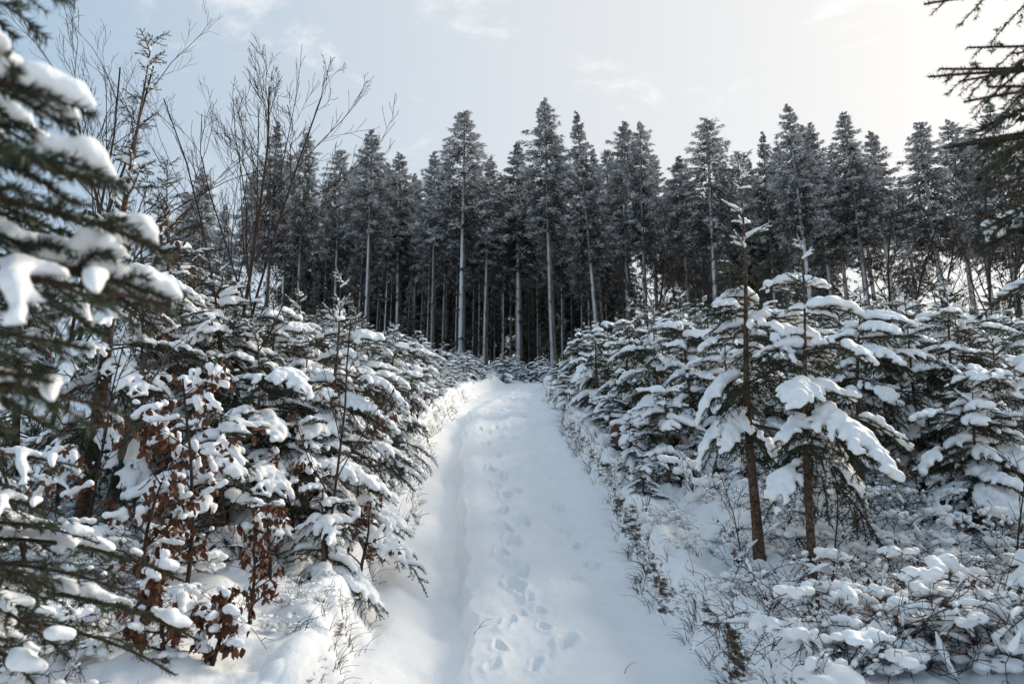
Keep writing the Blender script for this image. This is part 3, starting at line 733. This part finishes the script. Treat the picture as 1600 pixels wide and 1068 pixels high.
for i, (px, y, tx, ty) in enumerate(((1000, 44, 985, 385), (1030, 42, 1040, 340), (1060, 44, 1050, 375), (1095, 43, 1090, 400), (1400, 42, 1390, 330), (1430, 44, 1425, 350), (1480, 40, 1460, 360), (1545, 38, 1530, 270), (1570, 42, 1560, 300), (1600, 40, 1590, 290))):
    add_bare(620 + i, px, y, tx, ty, LFL[i], 'leafless trees at the forest edge', .09, spread=.55, nb=(9, 6, 4), name='leafless_tree', minr=.012)

def whip_proto(seed, Ht):
    g, _ = bare_tree(seed, Ht, .011, spread=.6, levels=3, nb=(9, 4), curve=.14, minr=.0028); return g.mesh('whip_twigs', [DARKTWIG])
WH = [whip_proto(650 + i, 1.6) for i in range(5)]
rw = random.Random(12)
for i in range(64):
    side = -1 if i % 2 else 1; y = 5.8 + 13 * rw.random() ** 1.2; x = float(pc(y)) + side * (1.7 + rw.random() * (.62 * y - 1.2))
    if side < 0 and y < 6.5 and x > -2.6: continue
    s_ = rw.uniform(.5, 1.15) * (1 + .02 * y); t = empty('bare_shrub', (x, y, Hs(x, y) - .03), 'thin bare dark stems poking up between the snowy spruces %s of the path' % ('right' if side > 0 else 'left'), 'shrub', 'bare shrubs %s of the path' % ('right' if side > 0 else 'left'))
    t.scale = (s_, s_, s_); t.rotation_euler = (rw.uniform(-.2, .2), rw.uniform(-.2, .2), rw.uniform(0, 6.28)); link('trunk', WH[i % 5], t)

# ------------------------------------------------------------------ dead-leaved beech saplings
def leaf_mesh(seed):
    rs = np.random.RandomState(seed); L = .055 * rs.uniform(.85, 1.1); W = .015 * rs.uniform(.7, 1.2)
    c = rs.uniform(-.014, .022)
    V = [(0, 0, 0), (W, .004, -L * .35), (W * .8, c, -L * .7), (0, c * 1.6, -L), (-W * .8, c * 1.2, -L * .7), (-W, .004 + rs.uniform(-.004, .008), -L * .35), (0, -.009, -L * .5)]
    F = [(0, 1, 6), (1, 2, 6), (2, 3, 6), (3, 4, 6), (4, 5, 6), (5, 0, 6)]
    return mesh_np('beech_leaf', V, F, None, [LEAF])
LEAVES = [leaf_mesh(i) for i in range(8)]
def beech(seed, px, y, toppx, toppy, label, nleaf=220, zr=(0, 1), r0=.016, mat=None, snow=True, spread=.75, levels=3, nb=(11, 5), big=1.0, group='beech saplings with dead leaves'):
    t, tips = add_bare(seed, px, y, toppx, toppy, label, group, r0, mat or DARKTWIG, 'beech_sapling', spread=spread, levels=levels, nb=nb, curve=.16, up=.1)
    t['category'] = 'beech sapling'
    rs = np.random.RandomState(seed + 5); tall_ = max(p[:, 2].max() for p, l in tips)
    c = [(p, l) for p, l in tips if l >= 1 and zr[0] * tall_ <= p[:, 2].mean() <= zr[1] * tall_]
    bl = []
    for i in range(nleaf):
        p, l = c[rs.randint(len(c))]; u = rs.uniform(.1, 1) * (len(p) - 1)
        q = Vector([float(np.interp(u, np.arange(len(p)), p[:, k])) for k in range(3)]) + Vector(rs.normal(0, .012, 3))
        s = rs.uniform(.7, 1.25) * big
        o = link('leaf', LEAVES[rs.randint(8)], t, Matrix.Translation(q) @ Euler((rs.normal(0, .5), rs.normal(0, .5), rs.uniform(0, 6.28))).to_matrix().to_4x4() @ Matrix.Scale(s, 4))
    if snow:
        for p, l in c:
            if rs.rand() < .28:
                for u in np.arange(0, len(p) - 1, .25):
                    if rs.rand() < .7:
                        q = [np.interp(u, np.arange(len(p)), p[:, k]) for k in range(3)]; r = rs.uniform(.012, .03)
                        bl.append((q[0], q[1], q[2] + r * .7, r * 1.2, r * 1.2, r))
        if len(bl) > 3:
            v, f = fuse(bl, .011, 2); o = tag(link('snow_cap', mesh_np('twig_snow', v, None, f, [SNOW]), t), kind='stuff')
    return t
beech(701, 290, 5.2, 345, 560, 'leafy beech sapling with rust brown leaves beside the left snow bank', 290, (.25, 1), spread=.95, nb=(16, 6), big=1.15)
beech(702, 265, 4.3, 250, 860, 'low beech bush with dense brown leaves at the bottom left', 290, (.1, 1), spread=.9, nb=(14, 6), big=1.1)
beech(703, 150, 6.2, 240, 520, 'grey curved beech trunk with brown leaves in front of the brown spruce trunk', 240, (.25, .8), r0=.045, mat=BEECHBARK, spread=.8, big=1.15)
beech(704, 420, 5.9, 440, 760, 'knee high beech twig with brown leaves at the foot of the left thicket', 160, (.2, 1), spread=.9, nb=(9, 5))
beech(705, 500, 6.3, 545, 470, 'thin dark upright sapling with few leaves in front of the left thicket', 60, (.1, .6), r0=.014, spread=.55, nb=(9, 4), snow=False)
beech(706, 215, 7.2, 300, 330, 'beech sapling with rusty leaves high on the left below the bare twigs', 260, (.35, 1), spread=.7, nb=(12, 5), big=1.3)
beech(711, 215, 4.9, 205, 720, 'beech shrub with rusty leaves left of the rust brown beech by the bank', 260, (.1, 1), spread=.95, nb=(14, 6), big=1.15)
beech(712, 390, 5.0, 410, 830, 'spreading beech twigs with few brown leaves lying over the left snow bank', 120, (.1, 1), spread=1.1, nb=(10, 5), big=1.0, snow=False)
beech(713, 330, 4.4, 320, 900, 'lowest beech twigs with brown leaves at the bottom edge of the left bank', 220, (.1, 1), spread=1.0, nb=(12, 6), big=1.0)
beech(714, 470, 6.6, 480, 690, 'beech shrub with dangling brown leaves under the bushy left spruce', 200, (.05, 1), spread=.95, nb=(12, 5), big=1.1)
beech(707, 60, 5.0, 70, 600, 'beech twigs with brown leaves between the left spruces', 180, (.2, 1), spread=.8)
beech(708, 560, 6.6, 590, 760, 'short beech seedling with brown leaves on the edge of the left bank', 90, (.15, 1), spread=.9, nb=(8, 5))
beech(709, 1110, 9.5, 1100, 560, 'beech sapling with rusty leaves half hidden behind the largest young spruce', 160, (.1, 1), spread=.8, nb=(9, 5))
beech(710, 655, 13.0, 650, 600, 'small rusty leaved beech seedling under the left thicket by the path', 90, (.05, 1), spread=.9, nb=(8, 5), big=1.4)

# ------------------------------------------------------------------ young spruces near the path
def gpt(px, y):
    x = (px - 800) / FPX * y
    for _ in range(3):
        z = Hs(x, y); x = (px - 800) / FPX * depth_at(y, z)
    return Vector((x, y, Hs(x, y)))
def row_of(v):
    d = depth_at(v.y, v.z); up = (-SP * v.y + CP * (v.z - EYE)) / d; return 534 - up * FPX
def ysp(px, y, toppx, toppy, R, seed, label, bare=.15, group='young spruces beside the path', row=None, **k):
    b = gpt(px, y)
    if row:                                  # walk to where the ground shows at that height
        y = min((abs(row_of(gpt(px, q)) - row), q) for q in np.arange(4.6, 12, .1))[1]; b = gpt(px, float(y)); b.z -= .04; y = float(y); TRIO.append((b.x, b.y))
    t = PY(toppx, toppy, y); Ht = t.z - b.z
    return young_spruce(b, Ht, R, seed, label, group, bare, ((t.x - b.x) / Ht, 0), **k)
# right side trio
TRIO = []
ysp(1187, 6.8, 1152, 245, 1.05, 801, 'largest young spruce on the right, trunk standing nearest the path', .34, r0=.046, dense=.68, row=872)
ysp(1270, 5.75, 1252, 372, .70, 802, 'young spruce with thin snow spotted trunk in front of the trio', .39, r0=.036, dense=.82, row=935)
ysp(1342, 8.2, 1345, 452, 1.0, 803, 'young spruce at the back right of the trio, under rounded snow pads', .56, r0=.055, dense=.92, row=800)
ysp(1500, 9.0, 1478, 440, 1.0, 804, 'young spruce between the trio and the dark spruce at the right edge', .12)
ysp(1085, 9.8, 1062, 448, .8, 805, 'bushy young spruce left behind the largest one', .05)
ysp(975, 13, 985, 465, .8, 806, 'young spruce standing behind the old stump', .05)
ysp(1420, 11, 1404, 450, .9, 807, 'young spruce behind the trio, right half visible', .06)
# left side
ysp(510, 7.4, 532, 425, .9, 811, 'bushy snow laden young spruce with a bare leader nearest the left bank', .05, dense=.74)
ysp(415, 6.9, 400, 500, 1.1, 812, 'broad young spruce with big snow cushions behind the brown leaves', .05)
ysp(330, 7.8, 345, 400, 1.1, 813, 'snow laden young spruce left of the bushy one, below the slender bare sapling', .05)
ysp(120, 6.6, 238, 55, 1.25, 814, 'tall dark spruce with brown trunk and red brown leader at the left', .24, r0=.075, dense=.55)
ysp(245, 8.6, 262, 250, 1.2, 815, 'young spruce behind the curved beech trunk', .22, r0=.05, dense=.7)
ysp(560, 9.4, 555, 480, .8, 816, 'young spruce behind the bushy one, close to the path', .05)
ysp(612, 11.5, 615, 505, .7, 817, 'small young spruce where the left thicket narrows', .05)
ysp(460, 9.8, 470, 455, 1.0, 818, 'young spruce in the middle of the left thicket', .05)
ysp(505, 6.3, 505, 735, .5, 819, 'knee high spruce sapling bending under snow on the left bank', .03)
ysp(20, 8.5, 40, 300, 1.3, 820, 'dim snowy spruce behind the blurred branches at the left edge', .1)

for j, (px, y, tx, ty, R_, lab) in enumerate((
        (470, 8.3, 482, 520, .85, 'snow laden spruce filling the gap left of the bushy spruce with the bare leader'),
        (550, 8.4, 553, 560, .6, 'low snow laden spruce at the left path edge beside the bushy one'),
        (598, 9.8, 603, 585, .5, 'small rounded spruce right at the left path edge'),
        (352, 6.1, 345, 640, .85, 'low spruce with wide snow pads behind the rust leaved beech'),
        (295, 9.4, 300, 385, 1.1, 'young spruce under the tallest bare sapling'),
        (432, 8.8, 428, 470, .9, 'young spruce half hidden in the left thicket below the leaning bare sapling'),
        (640, 12.5, 646, 560, .55, 'knee high spruce by the path in the middle of the left thicket'),
        (470, 6.9, 470, 650, .65, 'small spruce crouching in front of the bushy left spruce'),
        (560, 7.4, 560, 715, .4, 'tiny snow buried spruce on the left bank edge'))):
    ysp(px, y, tx, ty, R_, 840 + j, lab, .03, dense=.9)
for j, (px, y, tx, ty, R_, lab) in enumerate((
        (935, 14.5, 930, 500, .85, 'dark skirted spruce at the right path edge left of the old stump'),
        (1020, 11.2, 1022, 478, .75, 'spruce between the old stump and the largest young spruce'),
        (1045, 9.0, 1040, 600, .6, 'low spruce with one wide snow pad in front of the old stump'),
        (1160, 10.8, 1150, 470, 1.0, 'spruce directly behind the largest young spruce'),
        (1245, 11.5, 1240, 470, 1.0, 'spruce showing between the first two trunks of the trio'),
        (1530, 7.4, 1520, 600, .8, 'low spruce half buried in snow right of the trio'),
        (1560, 7.6, 1550, 520, 1.0, 'spruce just behind the dark one at the right edge'),
        (905, 18, 902, 515, .8, 'spruce overhanging the far right edge of the path'))):
    ysp(px, y, tx, ty, R_, 860 + j, lab, .03, dense=.88)

# far thicket
rr = random.Random(21); placed = []
def thicket(side):
    out = 0
    for y0 in np.arange(9.5, 45, .9):
        for c in range(60):
            y = y0 + rr.uniform(-.45, .45)
            x = float(pc(y)) + side * (((2.0 if side > 0 else 2.35) if y < 12 else 1.75) + rr.random() ** .8 * (.85 * y - 1.0))
            if y > 33 and abs(x) > 15 and rr.random() < .5: continue
            px = 800 + FPX * x / depth_at(y, float(zbase(y)))
            if px < 230 or px > 1690: continue
            rt = float(np.interp(px, [230, 400, 520, 600, 700, 780, 800], [440, 468, 480, 500, 535, 565, 580])) if side < 0 else float(np.interp(px, [840, 870, 905, 960, 1060, 1600], [570, 545, 510, 478, 460, 470]))
            mind = .75 + .022 * y
            if any((x - a) ** 2 + (y - b) ** 2 < mind * mind for a, b in placed): continue
            z = Hs(x, y); Ht = slope_row(rt) * y + EYE - z
            Ht *= rr.uniform(.72, 1.06)
            if Ht < .6: Ht = rr.uniform(.6, .9)
            if Ht > 3.4: continue
            placed.append((x, y)); s = Ht / 2.0; i = rr.randrange(4)
            wide = min(1.5, max(.85, 1.0 / s ** .5))
            if abs(x - float(pc(y))) - .8 * s * wide * .85 < .8: wide *= .7
            lab, grp = (('snow covered spruce sapling in the dense thicket left of the path', 'spruce saplings in the left thicket') if side < 0 else ('snow covered spruce sapling in the dense thicket right of the path', 'spruce saplings in the right thicket'))
            far_sapling((x, y, z - .03), s, rr.uniform(0, 6.28), i, lab.replace('snow covered spruce', 'tall snowy spruce' if s > 1 else 'low snowy spruce').replace(' in the dense thicket', ' in the thicket') + (', near it' if abs(x - float(pc(y))) < 3 else ', away from it'), grp, wide); out += 1
            if out > 140: return
thicket(-1); thicket(1)
for side, lab, grp in ((-1, 'ankle high snowy spruce seedling along the left path edge', 'spruce seedlings along the left path edge'), (1, 'ankle high snowy spruce seedling along the right path edge', 'spruce seedlings along the right path edge')):
    for i in range(46):
        y = 8.5 + 25 * rr.random() ** 1.1; x = float(pc(y)) + side * ((1.45 if side > 0 or y > 15 else 1.75) + rr.random() * (.4 + .03 * y))
        far_sapling((x, y, Hs(x, y) - .05), rr.uniform(.18, .42), rr.uniform(0, 6.28), i % 4, lab, grp, rr.uniform(.9, 1.4))
# low bushes closing the view past the crest of the path
for i in range(16):
    y = rr.uniform(37, 44); px = rr.uniform(782, 862); p = gpt(px, y)
    far_sapling(p, rr.uniform(.45, .75), rr.uniform(0, 6), i % 4, 'low snowy spruce sapling beyond the crest where the path ends', 'low saplings beyond the crest', 1.3)

# ------------------------------------------------------------------ old stump on the right bank
def stump():
    p = gpt(975, 11.2); p.z -= .12; t = empty('tree_stump', p, 'old brown stump capped with snow on the right bank', 'stump')
    rs = np.random.RandomState(3); g = Geo(); n = 18; zs = [(-.1, .30), (.05, .24), (.2, .20), (.42, .19), (.5, .17)]
    V = []
    for z, r in zs:
        for j in range(n):
            a = 2 * PI * j / n; q = r * (1 + .10 * math.sin(3 * a + 1) + .06 * math.sin(7 * a)) ; V.append((q * math.cos(a), q * math.sin(a), z + (.04 * math.sin(2 * a) + .03 * math.sin(5 * a) if z > .3 else 0)))
    F = [(i * n + j, i * n + (j + 1) % n, (i + 1) * n + (j + 1) % n, (i + 1) * n + j) for i in range(4) for j in range(n)]
    V.append((0, 0, .5)); F3 = [(4 * n + j, 4 * n + (j + 1) % n, 5 * n) for j in range(n)]
    g.add(V, F3, F); link('stump_body', g.mesh('stump', [SOIL]), t)
    v, f = fuse([(rs.normal(0, .06), rs.normal(0, .06), .54, .15, .15, .07) for _ in range(9)], .02, 4); link('snow_cap', mesh_np('stump_snow', v, None, f, [SNOW]), t)
stump()

# ------------------------------------------------------------------ nearest spruces, out of focus at the edges
BIGH = [proto(900 + j, 1.2, .98, .42, .009, dens=850, nl=.024, nw=.0032, droop=.34, gap=-.02) for j in range(3)]
BIGL = [proto(910 + j, 1.1, .6, .2, .010, dens=600, nl=.022, nw=.0030, droop=.22, hang=.25, gap=.35) for j in range(2)]
CORNER = [proto(940 + j, 1.5, 1.0, .5, .011, dens=420, nl=.024, nw=.0036, droop=.30, gap=-.16, wide=.62) for j in range(3)]
SPARSE = [proto(930 + j, 1.7, .8, .05, .012, dens=520, nl=.020, nw=.0036, droop=.14, hang=.38, sp=1.5, gap=.5, wide=.75) for j in range(3)]
def near_tree(loc, Ht, label, aims, r0=.07):
    t = empty('spruce_tree', loc, label, 'spruce'); rs = np.random.RandomState(int(abs(loc[0] * 100)))
    pts, r = trunk_geo(rs, Ht, r0); g = Geo(); g.tube(pts, r, 10); link('trunk', g.mesh('near_trunk', [BARK]), t)
    L0 = Vector(loc)
    for (px, py, y, rise, b, roll) in aims:
        tip = PY(px, py, y) - L0; o = Vector((0, 0, tip.z + rise))
        o.z = max(.1, min(Ht * .97, o.z)); put_branch(t, b, aimed(b, o, tip, roll))
    return t
zt = Hs(-2.1, 1.5)
near_tree((-2.1, 1.5, zt), 4.2, 'nearest spruce at the left edge, its blurred snowy branches reaching into view',
          [(120, 10, 1.3, .15, BIGH[0], .1), (145, 205, 1.25, .16, BIGH[1], -.1), (110, 275, 1.15, .08, BIGH[2], .2),
           (262, 395, 1.5, .08, BIGH[2], 0), (225, 470, 1.3, .0, BIGL[0], .15), (285, 500, 1.7, .06, BIGH[1], -.2), (120, 540, 1.3, -.05, BIGL[1], 0), (150, 640, 1.4, .0, BIGL[0], .1), (40, 600, 1.3, -.1, BIGL[1], .3)])
zt = Hs(-2.9, 2.9)
near_tree((-2.75, 2.9, zt), 2.0, 'snow burdened spruce in the bottom left corner, branches drooping to the ground',
          [(110, 735, 2.8, .02, BIGL[0], .2), (90, 800, 2.7, .0, BIGL[0], -.2), (150, 850, 2.9, -.05, CORNER[0], .1), (295, 905, 3.2, .1, CORNER[1], 0), (200, 950, 2.7, .05, CORNER[2], .15),
           (315, 1000, 3.1, .15, CORNER[0], -.1), (130, 1020, 2.5, .1, CORNER[1], .1), (260, 1060, 2.8, .15, CORNER[2], 0), (60, 930, 2.4, .0, BIGL[1], .2), (60, 1080, 2.4, .1, CORNER[0], 0)])
zt = Hs(3.9, 4.3)
young_spruce((3.95, 4.5, zt), 3.1, 1.45, 905, 'dark spruce with broad snow cushions at the right edge', None, .12, r0=.06, name='spruce_tree')
zt = Hs(3.3, 2.4)
near_tree((3.3, 2.4, Hs(3.3, 2.4)), 5.2, 'spruce overhanging the upper right corner with dark nearly snowless branches',
          [(1440, 14, 2.6, -.28, SPARSE[0], .1), (1443, 130, 2.7, -.12, SPARSE[1], -.1), (1478, 90, 2.5, -.15, SPARSE[2], .3), (1500, 215, 2.5, .1, SPARSE[2], .1), (1470, 245, 2.9, .05, SPARSE[1], .3), (1585, 5, 2.3, -.1, SPARSE[1], .0), (1530, 300, 2.6, .2, SPARSE[0], -.2),
           (1535, 385, 2.6, .15, BIGH[1], .1), (1560, 425, 2.5, .2, SPARSE[0], .1), (1500, 165, 2.4, -.05, SPARSE[0], 0), (1545, 250, 2.4, .1, BARE[0], .2), (1540, 190, 2.7, 0, BARE[1], -.2), (1520, 60, 2.6, -.2, SPARSE[2], .2), (1495, 130, 2.6, -.1, SPARSE[0], -.3), (1530, 150, 2.45, 0, SPARSE[1], .1), (1570, 100, 2.4, -.1, BARE[0], .3), (1520, 240, 2.6, .05, BIGL[1], 0), (1550, 210, 2.4, .0, SPARSE[2], -.1), (1570, 340, 2.4, .1, BARE[2], 0), (1560, 470, 2.6, .2, BARE[0], 0)], r0=.09)

# ------------------------------------------------------------------ brambles and grass
def bramble(seed, n=12, R=.45):
    rs = np.random.RandomState(seed); g = Geo(); lf = Geo(); bl = []
    for i in range(n):
        az = rs.uniform(0, 6.28); L = rs.uniform(.5, 1.1) * R * 1.6; h = rs.uniform(.12, .42)
        k = 9; t = np.linspace(0, 1, k)
        p = np.stack([math.cos(az) * L * t, math.sin(az) * L * t, h * np.sin(t * PI * rs.uniform(.55, .95)) - .03], -1)
        p[:, :2] += rs.normal(0, .02, (k, 2)); g.tube(p, np.linspace(.0036, .0018, k), 3)
        for j in range(rs.randint(4, 8)):
            u = rs.uniform(.15, 1) * (k - 1); q = np.array([np.interp(u, np.arange(k), p[:, a]) for a in range(3)])
            d = rs.normal(size=3); d[2] = abs(d[2]) * .8; d /= np.linalg.norm(d); l = rs.uniform(.05, .2)
            q2 = q + d * l + rs.normal(0, .02, 3); g.tube(np.array([q, q * .66 + q2 * .34 + rs.normal(0, .014, 3), q * .33 + q2 * .67 + rs.normal(0, .018, 3), q2]), [.0024, .002, .0017, .0013], 3)
            for m in range(rs.randint(0, 2) * (rs.rand() < .5)):
                c = q + (q2 - q) * rs.uniform(.3, 1); a = rs.normal(size=3); a /= np.linalg.norm(a); b_ = np.cross(a, rs.normal(size=3)); b_ /= np.linalg.norm(b_); s = rs.uniform(.012, .024)
                lf.add([c, c + a * s + b_ * s * .6, c + a * s * 2, c + a * s - b_ * s * .6], None, [(0, 1, 2, 3)])
            if rs.rand() < .25:
                r = rs.uniform(.008, .018); bl.append((*(q2 * .6 + q * .4 + np.array([0, 0, r * .6])), r * 1.3, r * 1.3, r))
        u0 = rs.uniform(0, 3); u1 = u0 + rs.uniform(2, 5)
        for u in np.arange(u0, min(u1, k - 1), .12):
            q = [np.interp(u, np.arange(k), p[:, a]) for a in range(3)]; r = .011 + .006 * math.sin(u * 3 + i); bl.append((q[0], q[1], q[2] + r * .7, r * 1.1, r * 1.1, r))
        if rs.rand() < .6:
            u = rs.uniform(2, k - 2); q = [np.interp(u, np.arange(k), p[:, a]) for a in range(3)]
            for m in range(9):
                r = rs.uniform(.022, .04); bl.append((q[0] + rs.normal(0, .045), q[1] + rs.normal(0, .045), q[2] + .015 - rs.uniform(0, .03), r * 1.2, r * 1.2, r * .8))
    v, f = fuse(bl, .009, 2)
    return [('stems', g.mesh('bramble_stems', [DARKTWIG])), ('leaves', lf.mesh('bramble_leaves', [LEAF], smooth=False)), ('snow_cap', mesh_np('bramble_snow', v, None, f, [SNOW]))]
BP = [bramble(1000 + i) for i in range(5)]
rb = random.Random(5); nb_ = 0
def put_bramble(x, y, s, lab, grp):
    for q in TRIO:
        if abs(x - q[0] * y / q[1]) < .22 and q[1] - 1.0 < y < q[1] + .2: return
    t = empty('bramble', (x, y, Hs(x, y) - .05), lab, 'bramble', grp); t.rotation_euler.z = rb.uniform(0, 6.28); t.scale = (s, s, s * rb.uniform(.8, 1.2))
    for nm, me in BP[rb.randrange(5)]: tag(link(nm, me, t), kind='stuff')
for i in range(155):
    y = 4.4 + 8 * rb.random() ** 1.3 if i < 122 else rb.uniform(4.1, 5.6); x = 1.75 + rb.random() ** .9 * (.78 * y - 1.2)
    put_bramble(x, y, rb.uniform(.7, 1.2) * (1 + .03 * y), 'snow dusted bramble twigs on the lumpy ground right of the path', 'brambles right of the path')
for i in range(85):
    y = 4.0 + 7 * rb.random() ** 1.2; x = -2.0 - rb.random() * (.75 * y - 1.6)
    if y < 6.3 and x > -2.15: continue
    put_bramble(x, y, rb.uniform(.7, 1.2), 'tangled snow dusted twigs on the ground under the left trees', 'twig tangles left of the path')
for i in range(66):
    side = 1 if i % 5 < 3 else -1; y = 4.9 + 11 * rb.random() ** 1.2; x = float(pc(y)) + side * (float(edge(np.array([y]), np.array([float(side)]))[0]) + rb.uniform(.12, .5))
    put_bramble(x, y, rb.uniform(.22, .5), 'small snowy twig clump on the lip of the %s bank' % ('right' if side > 0 else 'left'), 'twig clumps on the lip of the %s bank' % ('right' if side > 0 else 'left'))
def grass():
    rs = np.random.RandomState(77); g = Geo()
    def blade(x, y, L, lean, az):
        z = Hs(x, y); k = 5; t = np.linspace(0, 1, k)
        p = np.stack([x + math.cos(az) * lean * L * t ** 1.6, y + math.sin(az) * lean * L * t ** 1.6, z - .01 + L * (t - .55 * lean * t ** 2.2)], -1)
        g.tube(p, np.linspace(.0030, .0010, k), 3)
    for side, n in ((1, 190), (-1, 150)):
        for i in range(n):
            y = 4.8 + 17 * rs.rand() ** 1.3; e = float(edge(np.array([y]), np.array([float(side)]))[0])
            off = rs.uniform(-.01, .12) if rs.rand() < .7 else rs.uniform(.2, 1.1)
            x = float(pc(y)) + side * (e + off)
            for j in range(rs.randint(4, 14)):
                blade(x + rs.normal(0, .04), y + rs.normal(0, .04), rs.uniform(.05, .22), rs.uniform(.2, 1.1), (PI if side > 0 else 0) + rs.normal(0, 1.0))
    for px, py in ((748, 990), (975, 1050), (740, 1000)):
        x, y = path_pt(px, py); blade(x, y, .14, .9, .6)
    tag(link('grass', g.mesh('dead_grass', [GRASS])), 'thin dead grass blades poking through snow along both banks', 'grass', None, 'stuff')
grass()
def tuft():
    p = gpt(1010, 8.0); rs = np.random.RandomState(4); g = Geo()
    for i in range(16):
        a = rs.uniform(0, 6.28); l = rs.uniform(.08, .2); k = 4; t = np.linspace(0, 1, k); q = np.stack([math.cos(a) * .35 * l * t, math.sin(a) * .35 * l * t, l * t], -1); g.tube(q, np.linspace(.004, .001, k), 3)
    t = empty('grass_tuft', p, 'small upright dark grass tuft on the right bank edge', 'grass tuft')
    tag(link('blades', g.mesh('tuft', [NEEDLE]), t), kind='stuff')
tuft()
